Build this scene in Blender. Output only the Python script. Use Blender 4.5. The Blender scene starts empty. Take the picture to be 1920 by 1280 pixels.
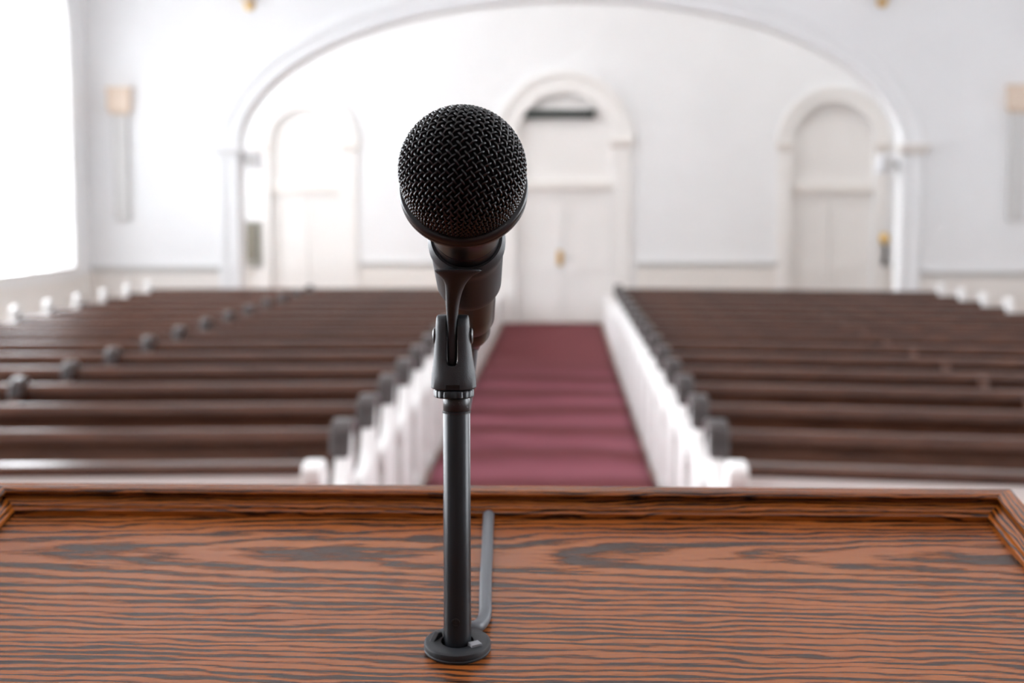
import bpy, bmesh, math, random
from math import sin, cos, pi, radians as R_
from mathutils import Vector, Matrix
random.seed(7)
SC = bpy.context.scene
COL = SC.collection

# ---------------------------------------------------------------- camera
cam_d = bpy.data.cameras.new('camera'); cam = bpy.data.objects.new('camera', cam_d); COL.objects.link(cam)
cam.location = (0, 0, 2.0)
cam.rotation_euler = (R_(90 - 5.46), 0, R_(1.95))
cam_d.lens = 50; cam_d.sensor_width = 36
cam_d.clip_start = 0.02; cam_d.clip_end = 200
cam_d.dof.use_dof = True; cam_d.dof.focus_distance = 0.605; cam_d.dof.aperture_fstop = 10.5
SC.camera = cam
# ---------------------------------------------------------------- sky, exposure
W = bpy.data.worlds.new('sky'); SC.world = W; W.use_nodes = True
bg = W.node_tree.nodes['Background']
bg.inputs['Color'].default_value = (0.91, 0.95, 1.0, 1); # bright overcast sky, its strength shaped by direction to balance the light indoors
_t = W.node_tree; _tc = _t.nodes.new('ShaderNodeTexCoord'); _sx = _t.nodes.new('ShaderNodeSeparateXYZ'); _t.links.new(_tc.outputs['Generated'], _sx.inputs[0])
_mr = _t.nodes.new('ShaderNodeFloatCurve'); _mp = _t.nodes.new('ShaderNodeMath'); _mp.operation = 'MULTIPLY_ADD'
_t.links.new(_sx.outputs['Y'], _mp.inputs[0]); _mp.inputs[1].default_value = .5; _mp.inputs[2].default_value = .5; _t.links.new(_mp.outputs[0], _mr.inputs['Value'])
_c = _mr.mapping.curves[0]
for _k, (_x, _y) in enumerate([(0, .20), (.25, .26), (.6, .85), (.8, 1.0), (.92, .80), (1, .7)]):
    if _k == 0: _c.points[0].location = (_x, _y)
    elif _k == 5: _c.points[-1].location = (_x, _y)
    else: _c.points.new(_x, _y)
_mr.mapping.update()
_ml = _t.nodes.new('ShaderNodeMath'); _ml.operation = 'MULTIPLY'; _ml.inputs[1].default_value = 12.0
_t.links.new(_mr.outputs[0], _ml.inputs[0]); _t.links.new(_ml.outputs[0], bg.inputs['Strength'])
SC.view_settings.view_transform = 'Standard'; SC.view_settings.look = 'None'
SC.view_settings.gamma = 1.0; SC.view_settings.use_curve_mapping = False
SC.view_settings.exposure = 0.78
SC.cycles.max_bounces = 14; SC.cycles.diffuse_bounces = 9; SC.cycles.glossy_bounces = 5
SC.cycles.transparent_max_bounces = 12; SC.cycles.use_denoising = True
SC.cycles.caustics_reflective = False; SC.cycles.caustics_refractive = False

XL, XR, YB, YA, YE, ZC = -6.50, 6.75, -4.0, 19.5, 24.2, 7.6   # nave walls, arch wall, end wall, ceiling
WIN_L = [(0.2, 3.35), (4.03, 7.18), (7.85, 11.0), (11.68, 14.83), (15.5, 18.65)]
WIN_R = [(0.2, 3.35), (7.85, 11.0)]
for x, wins, s in ((XL - .2, WIN_L, 1), (XR + .2, WIN_R, -1)):
    for a, b in wins:                                   # sky portals in the window openings: they only guide sampling
        l = bpy.data.lights.new('window_portal', 'AREA'); l.shape = 'RECTANGLE'; l.size = 4.6; l.size_y = b - a
        l.cycles.is_portal = True
        o = bpy.data.objects.new('window_portal', l); COL.objects.link(o)
        o.location = (x, (a + b) / 2, 3.5); o.rotation_euler = (0, -s * pi / 2, 0)

for x in (-4.2, 0, 4.4):                                    # added fill lights, unseen behind the arch, to brighten the vestibule
    l = bpy.data.lights.new('vestibule_fill', 'AREA'); l.shape = 'DISK'; l.size = 1.2; l.energy = 24; l.color = (1, .97, .93)
    o = bpy.data.objects.new('vestibule_fill', l); COL.objects.link(o); o.location = (x, 21.4, 7.3)

# ---------------------------------------------------------------- materials
def mat(name, col=(.8, .8, .8), rough=.5, metal=0, coat=0, sheen=0, spec=.5):
    m = bpy.data.materials.new(name); m.use_nodes = True
    b = m.node_tree.nodes['Principled BSDF']
    b.inputs['Base Color'].default_value = (*col, 1); b.inputs['Roughness'].default_value = rough
    b.inputs['Metallic'].default_value = metal; b.inputs['Coat Weight'].default_value = coat
    b.inputs['Coat Roughness'].default_value = .12
    b.inputs['Sheen Weight'].default_value = sheen; b.inputs['Specular IOR Level'].default_value = spec
    return m
class NT:
    def __init__(s, m): s.t = m.node_tree; s.b = s.t.nodes['Principled BSDF']
    def n(s, typ, **kw):
        o = s.t.nodes.new(typ)
        for k, v in kw.items(): setattr(o, k, v)
        return o
    def put(s, sock, v):
        if isinstance(v, bpy.types.NodeSocket): s.t.links.new(v, sock)
        else: sock.default_value = v
    def m(s, op, a, b=None, c=None):
        o = s.n('ShaderNodeMath', operation=op)
        for i, v in enumerate((a, b, c)):
            if v is not None: s.put(o.inputs[i], v)
        return o.outputs[0]
    def noise(s, vec, scale=1, detail=2, rough=.5):
        o = s.n('ShaderNodeTexNoise'); s.put(o.inputs['Vector'], vec)
        o.inputs['Scale'].default_value = scale; o.inputs['Detail'].default_value = detail; o.inputs['Roughness'].default_value = rough
        return o.outputs['Fac']
    def xyz(s, x, y, z=0.0):
        o = s.n('ShaderNodeCombineXYZ')
        for i, v in enumerate((x, y, z)): s.put(o.inputs[i], v)
        return o.outputs[0]
    def sep(s):
        t = s.n('ShaderNodeTexCoord'); o = s.n('ShaderNodeSeparateXYZ'); s.t.links.new(t.outputs['Object'], o.inputs[0])
        return o.outputs
    def obj(s): return s.n('ShaderNodeTexCoord').outputs['Object']
    def ramp(s, f, stops):
        o = s.n('ShaderNodeValToRGB'); s.put(o.inputs[0], f); e = o.color_ramp.elements
        while len(e) < len(stops): e.new(.5)
        for k, (p, c) in zip(e, stops): k.position = p; k.color = (*c, 1)
        return o.outputs[0]
    def smooth(s, v, a, b):
        o = s.n('ShaderNodeMapRange', interpolation_type='SMOOTHSTEP'); s.put(o.inputs['Value'], v)
        o.inputs['From Min'].default_value = a; o.inputs['From Max'].default_value = b
        return o.outputs[0]
    def mix(s, f, a, b):
        o = s.n('ShaderNodeMix', data_type='RGBA'); s.put(o.inputs['Factor'], f)
        for sock, v in ((o.inputs[6], a), (o.inputs[7], b)): s.put(sock, (*v, 1) if isinstance(v, tuple) else v)
        return o.outputs[2]
    def bump(s, h, strength=.3, dist=.001):
        o = s.n('ShaderNodeBump'); s.put(o.inputs['Height'], h); o.inputs['Strength'].default_value = strength
        o.inputs['Distance'].default_value = dist; s.t.links.new(o.outputs[0], s.b.inputs['Normal'])
    def color(s, c): s.t.links.new(c, s.b.inputs['Base Color'])

def oak(name, v0=.112, c0=.044, slope=-.042, light=(.31, .095, .021), dark=(.009, .006, .0045), spacing=.0052, rough=.22):
    """stained oak: growth rings of a log cut almost along its axis, broken up into pores"""
    m = mat(name, rough=rough, coat=.0, spec=.30); n = NT(m); x, y, z = n.sep()
    yy = n.m('ADD', y, n.m('MULTIPLY', z, .8))
    wob = n.noise(n.xyz(n.m('MULTIPLY', x, 5.0), n.m('MULTIPLY', yy, 14.0)), 1, 3, .6)
    wob2 = n.noise(n.xyz(n.m('MULTIPLY', x, 22.0), n.m('MULTIPLY', yy, 120.0)), 1, 2, .6)
    c = n.m('ADD', n.m('MULTIPLY_ADD', x, slope, c0), n.m('MULTIPLY', n.m('SUBTRACT', wob, .5), .010))
    dv = n.m('ADD', n.m('SUBTRACT', yy, v0), n.m('MULTIPLY', n.m('SUBTRACT', wob, .5), .03))
    r = n.m('SQRT', n.m('ADD', n.m('MULTIPLY', dv, dv), n.m('MULTIPLY', c, c)))
    ph = n.m('ADD', n.m('DIVIDE', r, spacing), n.m('MULTIPLY', wob2, .9))
    saw = n.m('PINGPONG', ph, .5)
    saw = n.m('MULTIPLY', saw, 2.0)   # 0 between rings, 1 on a ring
    fib = n.noise(n.xyz(n.m('MULTIPLY', x, 42.0), n.m('MULTIPLY', yy, 1500.0)), 1, 4, .7)
    big = n.noise(n.xyz(n.m('MULTIPLY', x, 9.0), n.m('MULTIPLY', yy, 90.0), 4.0), 1, 2, .5)
    t = n.m('ADD', saw, n.m('ADD', n.m('MULTIPLY', n.m('SUBTRACT', fib, .5), 2.6), n.m('MULTIPLY', n.m('SUBTRACT', big, .5), 1.5)))
    d = n.smooth(t, .48, .76)
    fine = n.noise(n.xyz(n.m('MULTIPLY', x, 60.0), n.m('MULTIPLY', yy, 1600.0), 9.0), 1, 2, .5)
    tone = n.noise(n.xyz(n.m('MULTIPLY', x, 4.0), n.m('MULTIPLY', yy, 30.0), 2.0), 1, 2, .5)
    base = n.mix(n.smooth(fine, .35, .75), light, tuple(k * .72 for k in light))
    base = n.mix(n.smooth(tone, .3, .7), base, tuple(a * b for a, b in zip(light, (.85, .78, .72))))
    n.color(n.mix(n.m('MULTIPLY', d, .93), base, dark))
    n.bump(n.m('MULTIPLY', n.m('ADD', d, fine), -1), .25, .0004)
    return m

def plaster(name, col, rough=.7):
    m = mat(name, col, rough); n = NT(m)
    f = n.noise(n.obj(), 1.3, 3, .5)
    n.color(n.mix(n.smooth(f, .3, .7), col, tuple(k * .975 for k in col)))
    n.bump(n.noise(n.obj(), 60, 2), .05, .002)
    return m

M = {}
M['oak'] = oak('oiled_oak')
M['oak_rim'] = oak('oak_moulding', v0=.3, c0=.03, slope=.05, light=(.28, .078, .010), dark=(.008, .004, .003), spacing=.0035, rough=.2)
M['wall'] = plaster('white_plaster', (.86, .865, .87))
M['cream'] = plaster('cream_paint', (.82, .785, .745), .5)
M['white_paint'] = plaster('white_gloss_paint', (.84, .83, .82), .38)
M['pew_white'] = plaster('pew_white_paint', (.80, .785, .765), .35)
M['door_paint'] = plaster('door_ivory_paint', (.86, .84, .815), .4)
M['added_dark_panel'] = mat('unseen_dark_panel', (.16, .10, .065), .4)
M['stone'] = mat('pilaster_grey_paint', (.64, .635, .62), .6)
M['tan'] = mat('tan_capital', (.78, .64, .52), .6)
M['brass'] = mat('brass', (.75, .50, .18), .3, 1)
M['black_iron'] = mat('black_iron', (.03, .032, .035), .5)
M['sign'] = mat('sign_black', (.012, .022, .018), .5)
M['olive'] = mat('olive_panel', (.23, .215, .17), .6)
M['lamp_white'] = mat('white_plastic', (.82, .83, .86), .4)
M['ceil'] = plaster('ceiling_paint', (.86, .86, .86))
# pews: dark walnut
m = mat('dark_walnut', (.06, .03, .02), .26, spec=.34); n = NT(m); x, y, z = n.sep()
g = n.noise(n.xyz(n.m('MULTIPLY', x, 1.2), n.m('MULTIPLY', y, 30.0), n.m('MULTIPLY', z, 30.0)), 1, 4, .6)
n.color(n.ramp(g, [(.25, (.026, .010, .006)), (.55, (.074, .028, .015)), (.8, (.112, .046, .025))]))
n.bump(g, .1, .002); M['walnut'] = m
m = mat('dark_arm_cap', (.045, .035, .033), .3, coat=.3); n = NT(m)
g = n.noise(n.obj(), 18, 3); n.color(n.ramp(g, [(.3, (.018, .012, .011)), (.7, (.045, .032, .029))])); M['cap'] = m
m = mat('wood_floor', (.20, .11, .06), .4); n = NT(m); x, y, z = n.sep()
g = n.noise(n.xyz(n.m('MULTIPLY', x, 14.0), n.m('MULTIPLY', y, 1.5)), 1, 4, .6)
n.color(n.ramp(g, [(.3, (.15, .075, .04)), (.7, (.26, .15, .085))])); M['floor'] = m
M['platform'] = mat('platform_carpet', (.20, .045, .055), .95, spec=.05)
m = mat('red_carpet', (.3, .07, .09), .95, sheen=.03, spec=.05); n = NT(m)
g = n.noise(n.obj(), 240, 2); g2 = n.noise(n.obj(), 2.2, 3)
x, y, z = n.sep(); wv = n.noise(n.xyz(n.m('MULTIPLY', x, .9), n.m('MULTIPLY', y, .5)), 1, 2)       # soft light and shade on the runner, painted as broad bands
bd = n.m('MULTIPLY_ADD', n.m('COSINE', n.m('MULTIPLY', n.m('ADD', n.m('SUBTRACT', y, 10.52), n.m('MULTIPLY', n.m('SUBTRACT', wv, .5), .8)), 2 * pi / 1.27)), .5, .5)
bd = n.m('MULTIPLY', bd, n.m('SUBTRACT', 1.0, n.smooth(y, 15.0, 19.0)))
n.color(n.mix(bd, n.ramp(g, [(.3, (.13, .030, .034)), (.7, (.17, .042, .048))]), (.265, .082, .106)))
n.bump(g, .5, .004); M['carpet'] = m
# microphone and stand
m = mat('black_enamel_wire', (.005, .005, .006), .27, spec=.38); M['wire'] = m
M['foam'] = mat('black_foam', (.006, .006, .006), 1.0, spec=.1)
m = mat('black_microphone_shell', (.007, .006, .007), .30, spec=.35); n = NT(m)
n.bump(n.noise(n.obj(), 2500, 2), .08, .0002); M['shell'] = m
m = mat('matt_black_plastic', (.014, .016, .019), .48, spec=.38); n = NT(m)
n.bump(n.noise(n.obj(), 1800, 3, .6), .35, .0003); M['plastic'] = m
m = mat('black_painted_steel', (.005, .006, .008), .30, spec=.28); n = NT(m)
x, y, z = n.sep()
sc = n.noise(n.xyz(n.m('MULTIPLY', x, 500.0), n.m('MULTIPLY', y, 500.0), n.m('MULTIPLY', z, 120.0)), 1, 4, .7)
n.color(n.mix(n.smooth(sc, .70, .76), (.010, .012, .015), (.11, .12, .13))); n.bump(sc, .1, .0002); M['steel'] = m
m = mat('worn_black_steel', (.012, .014, .017), .35); n = NT(m)
sc = n.noise(n.obj(), 420, 4, .7)
n.color(n.mix(n.smooth(sc, .62, .70), (.008, .009, .011), (.20, .22, .24))); M['worn'] = m
M['tab'] = mat('bare_grey_metal', (.28, .29, .31), .42, .3)
M['cable'] = mat('grey_rubber_cable', (.085, .093, .105), .42)
# window glass
m = bpy.data.materials.new('window_glass'); m.use_nodes = True; t = m.node_tree; t.nodes.clear()
out = t.nodes.new('ShaderNodeOutputMaterial'); mx = t.nodes.new('ShaderNodeMixShader'); tr = t.nodes.new('ShaderNodeBsdfTransparent')
gl = t.nodes.new('ShaderNodeBsdfGlossy'); gl.inputs['Roughness'].default_value = .02; fr = t.nodes.new('ShaderNodeLayerWeight'); fr.inputs[0].default_value = .5
pw = t.nodes.new('ShaderNodeMath'); pw.operation = 'POWER'; pw.inputs[1].default_value = 5.0; t.links.new(fr.outputs['Facing'], pw.inputs[0])
t.links.new(pw.outputs[0], mx.inputs[0]); t.links.new(tr.outputs[0], mx.inputs[1]); t.links.new(gl.outputs[0], mx.inputs[2]); t.links.new(mx.outputs[0], out.inputs[0])
M['glass'] = m

# ---------------------------------------------------------------- mesh helpers
def link(name, bm, material, parent=None, smooth=False, bevel=0, seg=2, angle=35, loc=None):
    me = bpy.data.meshes.new(name)
    bmesh.ops.recalc_face_normals(bm, faces=bm.faces)
    bm.to_mesh(me); bm.free()
    o = bpy.data.objects.new(name, me); COL.objects.link(o); me.materials.append(material)
    if parent: o.parent = parent
    if loc: o.location = loc
    if smooth:
        for p in me.polygons: p.use_smooth = True
        try: me.set_sharp_from_angle(angle=R_(angle))
        except Exception: pass
    if bevel:
        b = o.modifiers.new('bevel', 'BEVEL'); b.width = bevel; b.segments = seg; b.limit_method = 'ANGLE'; b.angle_limit = R_(30)
    return o
def empty(name, loc=(0, 0, 0), rot=(0, 0, 0)):
    o = bpy.data.objects.new(name, None); COL.objects.link(o); o.location = loc; o.rotation_euler = rot
    o.empty_display_size = .05
    return o
def tag(o, label, cat, group=None):
    o['label'] = label; o['category'] = cat
    if group: o['group'] = group
    return o
def struct(o): o['kind'] = 'structure'; return o
def box(bm, x0, x1, y0, y1, z0, z1):
    v = [bm.verts.new(p) for p in ((x0,y0,z0),(x1,y0,z0),(x1,y1,z0),(x0,y1,z0),(x0,y0,z1),(x1,y0,z1),(x1,y1,z1),(x0,y1,z1))]
    for f in ((0,3,2,1),(4,5,6,7),(0,1,5,4),(1,2,6,5),(2,3,7,6),(3,0,4,7)): bm.faces.new([v[i] for i in f])
    return bm
def BX(*a): return box(bmesh.new(), *a)
def prism(pts, axis, a, b):
    """polygon pts (2D) extruded along axis from a to b; 2D are the other two axes in order"""
    bm = bmesh.new()
    def P(p, t):
        if axis == 0: return (t, p[0], p[1])
        if axis == 1: return (p[0], t, p[1])
        return (p[0], p[1], t)
    A = [bm.verts.new(P(p, a)) for p in pts]; B = [bm.verts.new(P(p, b)) for p in pts]
    n = len(pts)
    bm.faces.new(A); bm.faces.new(B[::-1])
    for i in range(n): bm.faces.new((A[i], A[(i + 1) % n], B[(i + 1) % n], B[i]))
    return bm
def rings(rs, closed_ends=True, bm=None):
    """loft through rings of points"""
    bm = bm or bmesh.new(); V = [[bm.verts.new(p) for p in r] for r in rs]; k = len(rs[0])
    for a, b in zip(V, V[1:]):
        for i in range(k): bm.faces.new((a[i], a[(i + 1) % k], b[(i + 1) % k], b[i]))
    if closed_ends: bm.faces.new(V[0][::-1]); bm.faces.new(V[-1])
    return bm
def lathe(prof, k=48, bm=None, ends=True):
    """profile of (r, z)"""
    return rings([[(max(r, 1e-6) * cos(2 * pi * i / k), max(r, 1e-6) * sin(2 * pi * i / k), z) for i in range(k)] for r, z in prof], ends, bm)
def ring_lathe(prof, k=64):
    """closed profile of (r, z) turned round: a washer"""
    bm = bmesh.new(); V = [[bm.verts.new((r * cos(2*pi*i/k), r * sin(2*pi*i/k), z)) for r, z in prof] for i in range(k)]
    n = len(prof)
    for i in range(k):
        a, b = V[i], V[(i + 1) % k]
        for j in range(n): bm.faces.new((a[j], a[(j+1) % n], b[(j+1) % n], b[j]))
    return bm
def sweep(path, rad, k=10, bm=None):
    bm = bm or bmesh.new(); P = [Vector(p) for p in path]; prev = None; rr = []
    for i, p in enumerate(P):
        t = (P[min(i + 1, len(P) - 1)] - P[max(i - 1, 0)]).normalized()
        if prev is None: u = t.orthogonal().normalized()
        else: u = (prev - t * prev.dot(t)).normalized()
        prev = u; w = t.cross(u); r = rad(i / (len(P) - 1)) if callable(rad) else rad
        rr.append([tuple(p + (u * cos(2*pi*j/k) + w * sin(2*pi*j/k)) * r) for j in range(k)])
    return rings(rr, True, bm)
def spline(pts, n=10):
    P = [Vector(p) for p in pts]; P = [P[0] * 2 - P[1]] + P + [P[-1] * 2 - P[-2]]; out = []
    for i in range(1, len(P) - 2):
        for k in range(n):
            t = k / n; a, b, c, d = P[i-1], P[i], P[i+1], P[i+2]
            out.append(.5 * ((2*b) + (c - a)*t + (2*a - 5*b + 4*c - d)*t*t + (3*b - a - 3*c + d)*t**3))
    return out + [P[-2]]
def boolean(o, cutter_bm):
    me = bpy.data.meshes.new('cut'); bmesh.ops.recalc_face_normals(cutter_bm, faces=cutter_bm.faces); cutter_bm.to_mesh(me); cutter_bm.free()
    c = bpy.data.objects.new('cut', me); COL.objects.link(c)
    bpy.context.view_layer.update(); c.matrix_world = o.matrix_world.copy()
    md = o.modifiers.new('b', 'BOOLEAN'); md.object = c; md.operation = 'DIFFERENCE'; md.solver = 'EXACT'
    bpy.context.view_layer.update()
    ev = o.evaluated_get(bpy.context.evaluated_depsgraph_get())
    new = bpy.data.meshes.new_from_object(ev, preserve_all_data_layers=False, depsgraph=bpy.context.evaluated_depsgraph_get()); o.modifiers.remove(md)
    o.data = new; bpy.data.objects.remove(c)
    return o

# ================================================================ SETTING
struct(link('floor', BX(XL - .3, XR + .3, YB - .3, YE + .6, -.2, 0), M['floor']))
struct(link('floor_platform', BX(-4.2, 4.2, YB, 1.9, 0, .60), M['platform']))
struct(link('ceiling', BX(XL - .3, XR + .3, YB - .3, YE + .6, ZC, ZC + .2), M['ceil']))
struct(link('wall_front', BX(XL - .3, XR + .3, YB - .3, YB, 0, ZC), M['wall']))
struct(link('trim_16', BX(XL, XR, YB, YB + .05, .6, 4.4), M['added_dark_panel']))  # unseen dark panelling, added to darken reflections in the microphone and pole
WB = struct(link('wall_back', BX(XL - .3, XR + .3, YE, YE + .6, 0, ZC), M['wall']))

def arch_pts(a, b, z0, spring, k=16):
    r = (b - a) / 2; c = (a + b) / 2
    return [(a, z0), (b, z0)] + [(c + r * cos(pi * i / k), spring + r * .62 * sin(pi * i / k)) for i in range(k + 1)]
def side_wall(name, x0, x1, wins):
    w = link(name, BX(x0, x1, YB, YE, 0, ZC), M['wall'])
    for a, b in wins: boolean(w, prism(arch_pts(a, b, 1.19, 4.25), 0, x0 - .5, x1 + .5))
    return struct(w)
REC = [(20.4, 23.2)]  # unseen vestibule window, added to brighten the space behind the arch
side_wall('wall_left', XL - .3, XL, WIN_L + REC); side_wall('wall_right', XR, XR + .3, WIN_R)
nwin = 0
for side, wins in ((-1, WIN_L + REC), (1, WIN_R)):
    for a, b in wins:
        nwin += 1
        xf = XL if side < 0 else XR
        w = struct(empty('window_%d' % nwin, (xf, (a + b) / 2, 1.19)))
        h = (b - a) / 2; s = side
        # architrave round the opening, standing 5 cm off the wall
        outer = [(-h - .14, -.16), (h + .14, -.16)] + [(p[0] - (a + b) / 2, p[1] - 1.19) for p in arch_pts(a - .14, b + .14, 1.19, 4.25)[2:]]
        fr = link('window_frame', prism(outer, 0, .07 * -s, .0), M['white_paint'], w)
        boolean(fr, prism([(p[0] - (a + b) / 2, p[1] - 1.19) for p in arch_pts(a, b, 1.19, 4.25)], 0, -.5, .5))
        fr.parent = w
        link('window_sill', BX(*sorted((-.11 * s, .26 * s)), -h - .2, h + .2, -.05, .012), M['white_paint'], w, bevel=.01)
        inner = link('sash', prism([(p[0] - (a + b) / 2, p[1] - 1.19) for p in arch_pts(a + .004, b - .004, 1.194, 4.25)], 0, *sorted((.14 * s, .20 * s))), M['white_paint'], w)
        # panes cut out of the sash: lights between the bars
        ys = [-h, -h + .93, h - .94, h]; zs = [0, .81, 1.80, 3.03, 5.2]
        for yi in range(3):
            for zi in range(4):
                y0, y1 = ys[yi] + .05, ys[yi + 1] - .05; z0, z1 = zs[zi] + .028, zs[zi + 1] - .028
                if zi < 3: boolean(inner, BX(-.5, .5, y0, y1, z0, z1))
                else:
                    pts = [(y0, z0)] + [(y1, z0)]
                    for q in range(9):
                        yy = y1 + (y0 - y1) * q / 8; e = max(0, 1 - (yy / h) ** 2)
                        pts.append((yy, max(z0 + .01, 3.06 + h * .62 * math.sqrt(e) - .06)))
                    boolean(inner, prism(pts, 0, -.5, .5))
        link('pane', prism([(p[0] - (a + b) / 2, p[1] - 1.19) for p in arch_pts(a + .01, b - .01, 1.2, 4.24)], 0, *sorted((.168 * s, .172 * s))), M['glass'], w)

# arch wall between nave and vestibule
AX, AA, AB, AZ = .09, 4.51, 2.0, 2.76
def ell(off, k=56, side=None):
    return [(AX + (AA + off) * cos(pi - pi * i / k), AZ + (AB + off) * sin(pi - pi * i / k)) for i in range(k + 1)]
pts = [(XL, 0), (AX - AA, 0)] + ell(0) + [(AX + AA, 0), (XR, 0), (XR, ZC), (XL, ZC)]
struct(link('wall_arch', prism(pts, 1, YA, YA + .38), M['wall']))
# archivolt: stepped moulding swept round the opening
prof = [(0, .0), (0, -.05), (.05, -.07), (.07, -.045), (.15, -.045), (.17, -.075), (.22, -.095), (.27, -.08), (.29, 0)]
def path_off(o_):
    k = 56
    return [(AX - AA - o_, 0), (AX - AA - o_, AZ - .02)] + ell(o_, k)[0:] + [(AX + AA + o_, AZ - .02), (AX + AA + o_, 0)]
bm = bmesh.new(); cols = [[(p[0], YA + d * .6, p[1]) for p in path_off(o_)] for o_, d in prof]
V = [[bm.verts.new(p) for p in c] for c in cols]
for i in range(len(V) - 1):
    for j in range(len(V[0]) - 1): bm.faces.new((V[i][j], V[i][j+1], V[i+1][j+1], V[i+1][j]))
struct(link('trim_1', bm, M['wall'], smooth=True, angle=20))
for i, s in enumerate((-1, 1)):       # imposts where the arch springs
    x = AX + s * (AA + .145)
    bm = rings([[(x - w, YA - d, z), (x + w, YA - d, z), (x + w, YA + .2, z), (x - w, YA + .2, z)] for w, d, z in
                ((.16, .08, AZ - .08), (.17, .10, AZ - .03), (.20, .13, AZ), (.21, .14, AZ + .05), (.18, .11, AZ + .07))])
    struct(link('trim_%d' % (2 + i), bm, M['wall'] if s < 0 else M['cream']))
# chair rails and wainscot
def rail(name, x0, x1, y, z):
    bm = prism([(y, z - .07), (y - .025, z - .06), (y - .03, z - .02), (y - .055, z), (y - .055, z + .025), (y, z + .03)], 0, x0, x1)
    struct(link(name, bm, M['stone']))
    struct(link(name.replace('trim', 'baseboard'), BX(x0, x1, y - .02, y, 0, z - .07), M['cream']))
for _i, (_a, _b) in enumerate(((-1.10, -1.0), (.72, .82))): struct(link('trim_%d' % (14 + _i), BX(_a, _b, 18.5, YE - .06, 0, .50), M['white_paint'], bevel=.01))
rail('trim_4', XL, AX - AA - .29, YA, 1.14); rail('trim_5', AX + AA + .29, XR, YA, 1.09)
for i, (x0, x1) in enumerate(((XL, -5.2), (-3.42, -1.2), (1.28, 3.72), (5.5, XR))): rail('trim_%d' % (6 + i), x0, x1, YE, 1.02)
struct(link('trim_10', BX(XL, XL + .02, YB, YE, 0, 1.08), M['cream'])); struct(link('trim_11', BX(XR - .02, XR, YB, YE, 0, 1.08), M['cream']))
# slim pilaster strips on the arch wall
for i, x in enumerate((-6.02, 6.12)):
    p = struct(empty('trim_%d' % (12 + i), (x, YA, 1.80)))
    link('shaft', BX(-.10, .10, -.10, 0, 0, 1.43), M['stone'], p, bevel=.01)
    link('capital', rings([[(-w, -w, z), (w, -w, z), (w, 0, z), (-w, 0, z)] for w, z in ((.10, 1.43), (.15, 1.50), (.15, 1.74), (.17, 1.80))]), M['tan'], p)

# doors in the end wall
def door(idx, cx, half, transom, spring, wcase, handle):
    d = struct(empty('door_%d' % idx, (cx, YE, 0))); ND = .14 if handle else .20     # the leaves stand in an arched niche
    def arc(r, k=24): return [(r * cos(pi * i / k), spring + r * sin(pi * i / k)) for i in range(k + 1)]
    ro, ri = half + wcase, half
    boolean(WB, prism([(cx + x, z) for x, z in [(ri, -.01)] + arc(ri) + [(-ri, -.01)]], 1, YE - .1, YE + ND))
    pts = [(ro, 0)] + arc(ro) + [(-ro, 0), (-ri, 0)] + arc(ri)[::-1] + [(ri, 0)]
    link('door_casing', prism(pts, 1, -.05, 0), M['door_paint'], d, bevel=.015)
    pts = [(ro + .03, spring)] + arc(ro + .03) + [(-ro - .03, spring), (-ro + .06, spring)] + arc(ro - .06)[::-1] + [(ro - .06, spring)]
    link('archivolt', prism(pts, 1, -.085, -.045), M['door_paint'], d, bevel=.015)
    for s in (-1, 1):
        x = s * (ri + wcase / 2); w = wcase / 2 - .01
        link('capital', rings([[(x - w - e, -.06 - e, z), (x + w + e, -.06 - e, z), (x + w + e, 0, z), (x - w - e, 0, z)] for e, z in
             ((.0, spring - .12), (.02, spring - .08), (.04, spring - .02), (.04, spring + .02), (.01, spring + .04))]), M['cream'], d)
    link('tympanum', prism([(ri, transom)] + arc(ri) + [(-ri, transom)], 1, ND - .05, ND), M['door_paint'], d)
    link('transom', BX(-ri, ri, ND - .14, ND, transom - .09, transom + .05), M['cream'], d, bevel=.015)
    for s in (-1, 1):
        x0, x1 = (-ri + .01, -.006) if s < 0 else (.006, ri - .01)
        lf = link('door_leaf', BX(x0, x1, ND - .07, ND - .01, 0.01, transom - .09), M['door_paint'], d)
        for z0, z1 in ((.16, .86), (1.02, transom - .25)):
            boolean(lf, BX(x0 + .11, x1 - .11, ND - .2, ND - .055, z0, z1))
        if handle and s < 0:
            k = bmesh.new(); bmesh.ops.create_uvsphere(k, u_segments=20, v_segments=12, radius=.05)
            kn = link('knob', k, M['brass'], lf, smooth=True, loc=(-.06, ND - .12, 1.10))
            link('knob_plate', BX(-.11, -.01, ND - .08, ND - .07, .98, 1.24), M['brass'], lf, bevel=.004)
    return d
door(1, .05, .80, 2.36, 3.08, .34, True)
door(2, -4.33, .62, 2.30, 3.02, .26, False)
door(3, 4.56, .70, 2.30, 3.02, .22, False)

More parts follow.
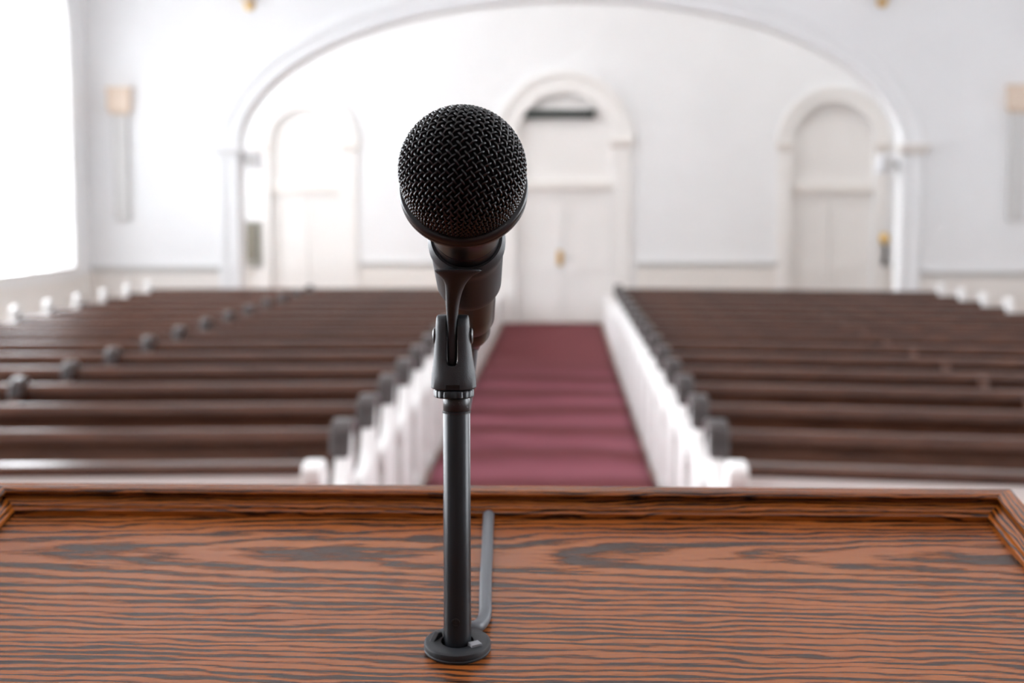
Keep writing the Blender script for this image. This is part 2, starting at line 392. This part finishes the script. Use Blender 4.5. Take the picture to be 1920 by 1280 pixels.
sg = link("sign_board", BX(-.69, .57, YE - .03, YE + .08, 3.465, 3.60), M['sign'], bevel=.006)
tag(sg, 'long thin black board across the fanlight above the central white door', 'sign')
bd = empty('notice_panel', (-5.25, YE - .03, .95))
link('panel', BX(-.17, .17, -.02, .03, 0, .78), M['olive'], bd)
f_ = link('frame', prism([(-.19, -.02), (.19, -.02), (.19, .80), (-.19, .80)], 1, -.045, .03), M['stone'], bd); boolean(f_, BX(-.155, .155, -.2, .2, .015, .765))
tag(bd, 'tall olive grey framed panel on the end wall at the left edge of the archway', 'panel')
for s, x, z in ((-1, AX - AA, 2.62), (1, AX + AA, 2.56)):
    sp = empty('wall_loudspeaker', (x, YA + .19, z))
    link('bracket', BX(*sorted((0, -s * .10)), -.03, .03, -.04, .04), M['stone'], sp)
    link('cabinet', prism([(-s * .08, -.12), (-s * .30, -.12), (-s * .27, .12), (-s * .08, .12)][::1], 1, -.13, .10), M['lamp_white'], sp, bevel=.015)
    tag(sp, 'small white box loudspeaker on the %s jamb of the archway' % ('left' if s < 0 else 'right'), 'loudspeaker', 'loudspeakers on the archway jambs')
    link('speaker_grille', BX(*sorted((-s * .10, -s * .25)), -.145, -.131, -.09, .09), M['stone'], sp)
fx = empty('wall_bracket', (5.43, YE, .95))
link('stem', sweep(spline([(0, -.02, .05), (.0, -.10, .12), (.02, -.10, .30), (.0, -.08, .42)]), .035), M['black_iron'], fx, smooth=True)
k = lathe([(.02, .40), (.07, .43), (.085, .50), (.06, .57), (.02, .60)], 20); link('bowl', k, M['brass'], fx, smooth=True, loc=(0, -.09, 0))
link('back_plate', BX(-.05, .05, -.025, 0, .0, .62), M['lamp_white'], fx, bevel=.01)
tag(fx, 'small brass and black bracket on the white end wall right of the right-hand arched door', 'wall bracket')
for i, x in enumerate((-4.22, 4.28)):
    s = empty('wall_sconce', (x, YA, 4.70))
    link('back_plate', lathe([(.07, 0), (.07, .02), (.05, .03)], 20), M['brass'], s, smooth=True).rotation_euler = (pi / 2, 0, 0)
    link('arm', sweep(spline([(0, -.02, 0), (0, -.10, -.03), (0, -.16, .03)]), .014), M['brass'], s, smooth=True)
    link('lamp_shade', lathe([(.05, .02), (.09, .05), (.12, .25), (.11, .25), (.08, .06)], 20), M['tan'], s, smooth=True).location = (0, -.16, 0)
    tag(s, 'small brass wall sconce high above the %s shoulder of the archway' % ('left' if i == 0 else 'right'), 'wall lamp', 'sconces above the archway')

# ================================================================ AISLE CARPET (loose runner with soft ruffles)
bm = bmesh.new(); NX, NY = 16, 420; x0, x1, y0, y1 = -.955, .672, 2.0, 24.05
def rz(u, y):
    a = min(1, max(0, (18.0 - y) / 4)) * .014 + .002
    w = 1 if 2.4 < y < 23.6 else 0
    return .014 + w * a * (1 + sin(2 * pi * (y - 10.72 + .18 * sin(2.1 * u + y * .3)) / 1.28)) * (.75 + .25 * sin(3 * u + 1.7 * y)) 
G = [[bm.verts.new((x0 + (x1 - x0) * i / NX, y0 + (y1 - y0) * j / NY, rz(i / NX * 2 - 1, y0 + (y1 - y0) * j / NY))) for i in range(NX + 1)] for j in range(NY + 1)]
for j in range(NY):
    for i in range(NX): bm.faces.new((G[j][i], G[j][i+1], G[j+1][i+1], G[j+1][i]))
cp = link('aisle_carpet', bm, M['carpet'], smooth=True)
sd = cp.modifiers.new('thickness', 'SOLIDIFY'); sd.thickness = .010; sd.offset = -1
tag(cp, 'long dusty red carpet runner down the aisle between the pews', 'carpet')

# ================================================================ PEWS
PH = .95
def end_profile(rise=.0):
    """side view of a pew end (y forward is negative, z)"""
    top = PH + rise
    p = [(-.50, 0), (-.50, .10), (-.47, .16), (-.47, .50), (-.50, .56), (-.50, .62), (-.46, .655), (-.40, .655)]
    p += [(-.33, .66), (-.26, .685), (-.20, .735), (-.15, .81), (-.12, .88)]
    p += [(-.10 + .09 * (1 - cos(pi * i / 10)), top - .05 + .05 * sin(pi * i / 10)) for i in range(11)]
    p += [(.08, .80), (.06, .16), (.09, .10), (.09, 0)]
    return p
def make_pew(L, middle, capped):
    root = empty('church_pew')
    link('seat', prism([(-.46, .40), (-.47, .425), (-.46, .445), (-.06, .425), (-.06, .40)], 0, .05, L - .05), M['walnut'], root, smooth=True)
    link('backrest', prism([(-.075, .40), (-.055, .40), (.018, PH - .04), (-.012, PH - .04)], 0, .05, L - .05), M['walnut'], root)
    link('top_rail', prism([(-.020, PH - .075), (-.044, PH - .066), (-.052, PH - .050), (-.046, PH - .030), (-.028, PH - .008), (-.006, PH), (.030, PH), (.042, PH - .012), (.042, PH - .055), (.01, PH - .060)], 0, .05, L - .05),
         M['walnut'], root, smooth=True, angle=25)
    link('seat_apron', BX(.05, L - .05, -.44, -.415, .30, .405), M['walnut'], root)
    for k, x in enumerate((0, L - .06)):
        e = link('end_panel', prism(end_profile(.02 if k == 0 else .10), 0, x, x + .06), M['pew_white'], root, bevel=.012)
        if k == 0:      # dark scrolled cap on the aisle end
            top = PH + .035
            pts = [(-.145, .83), (-.125, .90)] + [(-.115 + .115 * (1 - cos(pi * i / 10)), top - .045 + .06 * sin(pi * i / 10)) for i in range(11)] + [(.115, .87), (.082, .86), (.08, .93), (.0, .95), (-.09, .92), (-.115, .86)]
            link('end_cap', prism(pts, 0, x - .012, x + .085), M['cap'], e, bevel=.01)
    if middle:
        e = link('middle_support', prism([(a, min(b, PH - .01)) for a, b in end_profile(.0)], 0, middle - .03, middle + .03), M['walnut'], root, bevel=.01)
        if not capped: return root
        top = PH + .035
        pts = [(-.13, .88)] + [(-.115 + .10 * (1 - cos(pi * i / 10)), top - .05 + .06 * sin(pi * i / 10)) for i in range(11)] + [(.085, .88)]
        link('end_cap', prism(pts, 0, middle - .033, middle + .033), M['cap'], e, bevel=.01)
    return root
def copy_tree(o, parent=None):
    c = o.copy(); COL.objects.link(c); c.parent = parent
    for ch in list(o.children): copy_tree(ch, c)
    return c
ORD = ['first', 'second', 'third', 'fourth', 'fifth', 'sixth', 'seventh', 'eighth', 'ninth', 'tenth', 'eleventh', 'twelfth', 'thirteenth', 'last']
STEP = .885
def skew(root, deg):
    """the benches come forward towards the side walls while their ends stay in line with the aisle"""
    for o in root.children_recursive:
        for v in o.data.vertices: v.co.y -= math.tan(R_(deg)) * v.co.x
def mirror_x(root):
    """left-hand pews run the other way from the aisle: same shapes, mirrored meshes"""
    for o in root.children_recursive:
        for v in o.data.vertices: v.co.x = -v.co.x
        o.data.flip_normals()
    return root
for side in ('right', 'left'):
    right = side == 'right'
    proto = make_pew(3.98 if right else 4.25, 1.95 if right else 2.20, not right)
    skew(proto, 8.5 if right else 4.2)
    if not right: mirror_x(proto)
    for k in range(14):
        o = proto if k == 0 else copy_tree(proto)
        if right: o.location = (.70, 5.78 + STEP * (k + 1), 0)
        else: o.location = (-.985, 5.74 + STEP * (k + 1), 0)
        where = ('%s pew from the front' % ORD[k]) if k < 13 else 'last pew, nearest the archway'
        tag(o, 'dark walnut and white pew %s of the red aisle, %s' % (side, where), 'pew', 'pews %s of the aisle' % side)
# panelled partitions in front of the first pews
for side in ('right', 'left'):
    right = side == 'right'; L = 4.0 if right else 4.25
    r = empty('pew_partition')
    link('cap_rail', prism([(-.02, PH - .050), (-.045, PH - .045), (-.055, PH - .030), (-.050, PH - .014), (-.030, PH), (.045, PH), (.055, PH - .014), (.05, PH - .045), (.02, PH - .050)], 0, .05, L), M['walnut'], r, smooth=True, angle=25)
    pn = link('front_panel', BX(.02, L, -.042, .022, 0, PH - .048), M['pew_white'], r)
    for j in range(5):
        boolean(pn, BX(.12 + j * .8, .12 + j * .8 + .62, -.06, -.030, .14, PH - .22))
    pn.parent = r
    pf = [(-.10, 0), (-.10, .12), (-.075, .16), (-.075, PH - .10), (-.10, PH - .06)] + [(-.02 - .085 * cos(pi * i / 10), PH - .02 + .035 * sin(pi * i / 10)) for i in range(11)] + [(.10, PH - .06), (.06, PH - .12), (.06, 0)]
    link('end_post', prism(pf, 0, -.02, .06), M['pew_white'], r, bevel=.012)
    skew(r, 8.5 if right else 4.2)
    if not right: mirror_x(r)
    r.location = (.70, 5.78, 0) if right else (-.985, 5.74, 0)
    tag(r, 'white panelled partition with a dark cap rail before the first pew %s of the aisle' % side, 'partition', 'partitions before the front pews')

# ================================================================ LECTERN
P0 = Vector((-.0476, .6475 + .0008, 1.7977 - .0049)); TILT = R_(8.8); ZP = .60
UL, UR, VB, VF = -.2735 + .0476 - .0, .2945 + .0476, .1685, -.20
# desk-local: x across, y up the slope, z normal; origin where the microphone stand is fixed.
lect = empty('lectern', (P0.x, P0.y, ZP))
tag(lect, 'varnished oak lectern with a sloping moulded top carrying the microphone stand', 'lectern')
DM = Matrix.Translation(P0 - Vector(lect.location)) @ Matrix.Rotation(TILT, 4, 'X')
uL, uR = -.2742, .2945                      # inner edges of the rim measured from x = 0
uL += .0476; uR += .0476
uL -= .0; uR -= .0
uL, uR = -.2742 + 0.0, .2945                 # desk-local x equals world x offset from the stand
d_ = link('desk_top', BX(uL - .03, uR + .03, VF - .03, VB + .03, -.022, 0), M['oak'], lect, bevel=.002); d_.matrix_local = DM
prof = [(-.001, -.012), (-.001, .0034), (.0004, .0042), (.0010, .0058), (.0030, .0068), (.0052, .0072), (.0062, .0079), (.0088, .0086), (.0094, .0096), (.0088, .0106), (.0062, .0112), (.0060, .0125), (.0070, .0137), (.0082, .0142), (.0162, .0142), (.0176, .0134), (.0180, .0120), (.0180, -.022), (.0140, -.022)]
def rim(name, L, m0=1, m1=1):
    """moulding along local x from 0 to L; local +y points outward; mitred ends"""
    bm = bmesh.new()
    A = [bm.verts.new((-m0 * y, y, z)) for y, z in prof]; B = [bm.verts.new((L + m1 * y, y, z)) for y, z in prof]
    k = len(prof); bm.faces.new(A); bm.faces.new(B[::-1])
    for i in range(k): bm.faces.new((A[i], A[(i+1) % k], B[(i+1) % k], B[i]))
    return link(name, bm, M['oak_rim'], lect, smooth=True, angle=28)
o = rim('rim_moulding', uR - uL); o.matrix_local = DM @ Matrix.Translation((uL, VB, 0))
o = rim('rim_moulding', VB - VF, 1, 0); o.matrix_local = DM @ Matrix.Translation((uR, VB, 0)) @ Matrix.Rotation(-pi / 2, 4, 'Z')
o = rim('rim_moulding', VB - VF, 0, 1); o.matrix_local = DM @ Matrix.Translation((uL, VF, 0)) @ Matrix.Rotation(pi / 2, 4, 'Z')
xa, xb = uL + .0, uR - .0
h0 = P0.z - ZP
def desk_z(y): return h0 + math.tan(TILT) * y - .024
body = prism([(-.17, 0), (.15, 0), (.15, desk_z(.15)), (-.17, desk_z(-.17))], 0, xa, xb)
link('body', body, M['oak_rim'], lect, bevel=.003)
link('plinth', BX(xa - .03, xb + .03, -.20, .18, 0, .09), M['oak_rim'], lect, bevel=.008)

# ================================================================ MICROPHONE STAND (pole fixed to the desk by a round flange)
stand = empty('microphone_stand', P0)
tag(stand, 'short black steel microphone pole on a round flange bolted to the lectern', 'microphone stand')
fl = link('base_flange', ring_lathe([(.0076, 0), (.0148, 0), (.0154, .0004), (.0156, .0012), (.0151, .0016), (.0151, .0019), (.0156, .0023), (.0156, .0038), (.0154, .0045), (.0149, .0049), (.0143, .0051), (.0082, .0050), (.0077, .0048), (.0076, .0044)], 96), M['plastic'], stand, smooth=True, angle=28)
fl.rotation_euler = (TILT, 0, 0)
tb = link('locking_tab', rings([[(-.0020, -.0030, .0040), (.0022, -.0030, .0040), (.0022, .0030, .0040), (-.0020, .0030, .0040)], [(-.0022, -.0026, .0060), (.0026, -.0026, .0064), (.0026, .0024, .0064), (-.0022, .0024, .0060)]]), M['tab'], fl, bevel=.0003)
tb.location = (.0085, -.0045, 0); tb.rotation_euler = (0, 0, R_(-62))
for px_, py_, az in ((-.0100, .0018, 62), (-.0030, .0103, 165)):
    pts = [(-.0045, .0045), (.0040, .0045), (.0030, .0074), (.0005, .0080), (-.0030, .0060)]
    t2 = link('locking_tab', prism(pts, 1, -.0013, .0013), M['plastic'], fl, bevel=.0004); t2.location = (px_, py_, 0); t2.rotation_euler = (0, 0, R_(az))
HP = 1.912 - P0.z
pole = link('pole', lathe([(.0064, -.0005), (.00645, .010), (.0064, .022), (.00635, .035), (.0063, HP - .0068), (.0060, HP - .0062), (.0057, HP - .0061)], 64), M['steel'], stand, smooth=True, angle=50)
link('top_collar', lathe([(.0059, HP - .0063), (.00625, HP - .0060), (.00628, HP - .0008), (.0060, HP)], 64), M['worn'], stand, smooth=True, angle=60)
link('weld_bead', ring_lathe([(.0058, HP - .0072), (.00655, HP - .0070), (.0066, HP - .0063), (.0058, HP - .0059)]), M['worn'], stand, smooth=True)
ss = link('set_screw', lathe([(.0019, 0), (.0019, .0004), (.0015, .0004), (.0013, .0001), (.0, .0001)], 24), M['steel'], pole, smooth=True, angle=30)
ss.location = (-.0004, -.0064, .0150); ss.rotation_euler = (pi / 2, 0, 0)

# ================================================================ CLIP
O = Vector((-.0485, .6475, 1.912)); YAW = R_(1.95)
clip = empty('microphone_clip', O, (0, 0, YAW))
tag(clip, 'matt black plastic microphone clip with a forked hinge on top of the pole', 'microphone clip')
k = 120; bm = bmesh.new()          # knurled lock ring
prf = [(.0060, .0004), (.0086, .0004), (.0093, .0009), (.0093, .0034), (.0088, .0040), (.0060, .0042)]
V = []
for i in range(k):
    a = 2 * pi * i / k; s = 1 - .045 * (0.5 + .5 * cos(18 * a)) ** 3
    V.append([bm.verts.new((r * (s if r > .008 else 1) * cos(a), r * (s if r > .008 else 1) * sin(a), z)) for r, z in prf])
for i in range(k):
    for j in range(len(prf)): bm.faces.new((V[i][j], V[i][(j+1) % 6], V[(i+1) % k][(j+1) % 6], V[(i+1) % k][j]))
link('lock_ring', bm, M['steel'], clip, smooth=True, angle=40).location = (-.0003, 0, 0)
# forked socket
def sq(cx, a, b, z, p=2.6, k=48):
    out = []
    for i in range(k):
        t = 2 * pi * i / k; c, s = cos(t), sin(t)
        out.append((cx + a * math.copysign(abs(c) ** (2 / p), c), b * math.copysign(abs(s) ** (2 / p), s), z))
    return out
sec = [(-.0004, .0100, .0096, .0046, 2.1), (-.0004, .0105, .0100, .0052, 2.1), (-.0004, .0101, .0095, .0110, 2.3), (-.0005, .0095, .0088, .0150, 2.5), (-.0006, .0088, .0080, .0200, 3), (-.0007, .0081, .0074, .0270, 3.6),
       (-.0007, .0077, .0070, .0330, 4), (-.0007, .0075, .0062, .0364, 4), (-.0007, .0072, .0048, .0377, 4), (-.0007, .0068, .0028, .0382, 4)]
so = link('hinge_socket', rings([sq(a, b, c, z, p) for a, b, c, z, p in sec]), M['plastic'], clip)
boolean(so, prism([(-.0036, .045), (-.0036, .0178), (-.0032, .0163), (-.0022, .0155), (.0004, .0155), (.0014, .0163), (.0018, .0178), (.0018, .045)], 1, -.03, .03))
boolean(so, BX(-.0034, .0027, -.02, -.0078, .002, .0070))
boolean(so, lathe([(.0062, .000), (.0062, .0090)], 32))
for p in so.data.polygons: p.use_smooth = True
so.data.set_sharp_from_angle(angle=R_(40))
b = so.modifiers.new('bevel', 'BEVEL'); b.width = .0005; b.segments = 2; b.limit_method = 'ANGLE'; b.angle_limit = R_(45)
for s, x in ((-1, -.0084), (1, .0071)):
    sc_ = link('hinge_screw', lathe([(.0038, -.0012), (.0040, 0), (.0037, .0010), (.0024, .0015), (.0008, .0015)], 32), M['shell'], clip, smooth=True, angle=40)
    sc_.location = (x, 0, .0285); sc_.rotation_euler = (0, s * pi / 2, 0)
# microphone axis in clip coordinates
MC = Vector((.0064, -.0698, .1024)); MT = Vector((0, .862, -.507)).normalized()
def along(s): return MC + MT * s
NDN = Vector((0, -.507, -.862)).normalized(); NX_ = Vector((1, 0, 0))
def cuffp(s, ang, r): return along(s) + (NDN * cos(ang) + NX_ * sin(ang)) * r
bm = bmesh.new(); secs = []
S0, S1 = .0565, .100
for q in range(15):
    s = S0 + (S1 - S0) * q / 14; t = q / 14
    ro = .0166 - .0016 * t - (.0008 if q in (0, 14) else 0) + (.0007 if 1 <= q <= 2 else 0); ri = .0146 - .0016 * t
    k = 44; A = 2.25 - .25 * t
    pts = [cuffp(s + (.010 * (abs(-1 + 2*i/k)) ** 3 * (1 - t)) * -.25, -A + 2 * A * i / k, ro) for i in range(k + 1)] + [cuffp(s, A - 2 * A * i / k, ri) for i in range(k + 1)]
    secs.append([tuple(p) for p in pts])
rings(secs, True, bm); link('cuff', bm, M['plastic'], clip, smooth=True, angle=50)
# hinge tongue growing out of the cuff
fin = [(.0606, -.0312, -.0270, .0030, .0120, 2.0), (.0590, -.0306, -.0235, .0028, .0098, 2.0), (.0567, -.0286, -.0200, .0020, .0066, 2.2), (.0545, -.0262, -.0170, .0016, .0050, 2.4), (.0520, -.0236, -.0130, .0011, .0041, 2.8), (.0480, -.0192, -.0070, .0002, .0034, 3), (.0430, -.0146, .0010, -.0005, .0029, 3.4),
       (.0380, -.0104, .0070, -.0008, .0025, 4), (.0330, -.0080, .0075, -.0009, .0023, 4), (.0285, -.0070, .0070, -.0009, .0023, 4), (.0230, -.0064, .0064, -.0009, .0023, 4), (.0185, -.0060, .0060, -.0009, .0023, 4), (.0165, -.0050, .0050, -.0009, .0020, 4), (.0150, -.0040, .0040, -.0009, .0014, 4)]
secs = []
for z, yf, yb, cx, hw, p in fin:
    kk = 32; r = []
    for i in range(kk):
        t = 2 * pi * i / kk; c, s = cos(t), sin(t)
        r.append((cx + hw * math.copysign(abs(c) ** (2 / p), c), (yf + yb) / 2 + (yb - yf) / 2 * math.copysign(abs(s) ** (2 / p), s), z))
    secs.append(r)
tg = link('hinge_tongue', rings(secs), M['plastic'], clip, smooth=True, angle=60)
tg.modifiers.new('s', 'SUBSURF').levels = 1; tg.modifiers['s'].render_levels = 1

# ================================================================ MICROPHONE
zax = -MT; xax = Vector((1, 0, 0)); yax = zax.cross(xax)
LM = Matrix((xax, yax, zax)).transposed().to_4x4()
mic = empty('microphone'); mic.matrix_world = Matrix.Translation(O) @ Matrix.Rotation(YAW, 4, 'Z') @ Matrix.Translation(MC) @ LM
tag(mic, 'black handheld microphone with a woven wire ball grille held in the clip', 'microphone')
RB = .0252
def gprof(r):      # arc length from the tip -> (radius, z)
    q = RB * pi / 2
    if r <= q: a = r / RB; return RB * sin(a), RB * cos(a), sin(a), cos(a)
    d = r - q; return RB * (1 - .9 * (d / .05) ** 2), -d, 1.0, .0
WR = .00051; PITCH = .00262; RMAX = RB * pi / 2 + .0145
bm = bmesh.new(); NW = int(RMAX / PITCH); tw = R_(37)
def surf(s, t, h):
    r = math.hypot(s, t)
    if r < 1e-9: return Vector((0, 0, RB + h))
    rr, z, nr, nz = gprof(r); ux, uy = s / r, t / r
    cx, cy = ux * cos(tw) - uy * sin(tw), ux * sin(tw) + uy * cos(tw)
    return Vector((cx * (rr + nr * h), cy * (rr + nr * h), z + nz * h))
for fam in (0, 1):
    for i in range(-NW, NW + 1):
        c = i * PITCH; half = math.sqrt(max(0, RMAX ** 2 - c * c))
        if half < .002: continue
        steps = int(2 * half / (PITCH / 4)); seg = []
        for j in range(steps + 1):
            u = -half + 2 * half * j / steps
            h = WR * 1.0 * cos(pi * (u / PITCH + i + fam)) * 1.05
            seg.append(surf(c, u, h) if fam == 0 else surf(u, c, h))
        sweep(seg, WR, 6, bm)
link('wire_grille', bm, M['wire'], mic, smooth=True, angle=80)
g = [(RB - .0016) * 1.0]
pr = [(max(.0001, (RB - .0018) * sin(a * pi / 32)), (RB - .0018) * cos(a * pi / 32)) for a in range(17)] + [(RB - .0018, -.006), (RB - .002, -.014)]
link('foam_lining', lathe(pr, 64), M['foam'], mic, smooth=True, angle=80)
link('grille_ring', ring_lathe([(.0240, -.0118), (.0258, -.0120), (.0264, -.0124), (.0267, -.0134), (.0267, -.0150), (.0263, -.0154), (.0263, -.0158), (.0266, -.0162), (.0265, -.0176), (.0256, -.0192), (.0235, -.0202)], 128), M['shell'], mic, smooth=True, angle=40)
link('handle', lathe([(.0238, -.0150), (.0240, -.0195), (.0226, -.0225), (.0192, -.031), (.0164, -.040), (.0152, -.047), (.0150, -.0495), (.0145, -.0498), (.0145, -.0505), (.0148, -.0508), (.0140, -.064), (.0132, -.085), (.0122, -.115), (.0118, -.125), (.0115, -.1345), (.0108, -.1365), (.0092, -.1370)], 96), M['shell'], mic, smooth=True, angle=40)

# ================================================================ CABLE
Pw = O + Matrix.Rotation(YAW, 3, 'Z') @ along(.137)
def desk(x, y, z):      # desk-local to world
    return P0 + Vector((x, y * cos(TILT) - z * sin(TILT), y * sin(TILT) + z * cos(TILT)))
tdir = Matrix.Rotation(YAW, 3, 'Z') @ MT
RC = .0032      # cable radius
path = spline([Pw, Pw + tdir * .022, Pw + tdir * .040 + Vector((-.002, 0, -.010)), Vector((-.050, .742, 1.895)), Vector((-.0545, .735, 1.870)), Vector((-.0535, .715, 1.850)), Vector((-.050, .690, 1.825)),
               desk(-.0010, .0250, .0040), desk(.0035, .0172, RC + .0004), desk(.0085, .0182, RC + .0004), desk(.0112, .0300, RC), desk(.0104, .052, RC), desk(.0092, .080, RC), desk(.0084, .110, RC), desk(.0072, .140, RC), desk(.0064, .1650, RC)], 12)
cb = link('microphone_cable', sweep(path, RC, 16), M['cable'], smooth=True, angle=80)
tag(cb, 'grey rubber cable hanging from the microphone and running back across the lectern top', 'cable')
cn = lathe([(.0085, -.002), (.0092, .000), (.0092, .014), (.0080, .018), (.0050, .026), (.0034, .034)], 40)
c_ = link('cable_connector', cn, M['shell'], cb, smooth=True, angle=40)
c_.matrix_world = Matrix.Translation(Pw) @ tdir.to_track_quat('Z', 'Y').to_matrix().to_4x4()
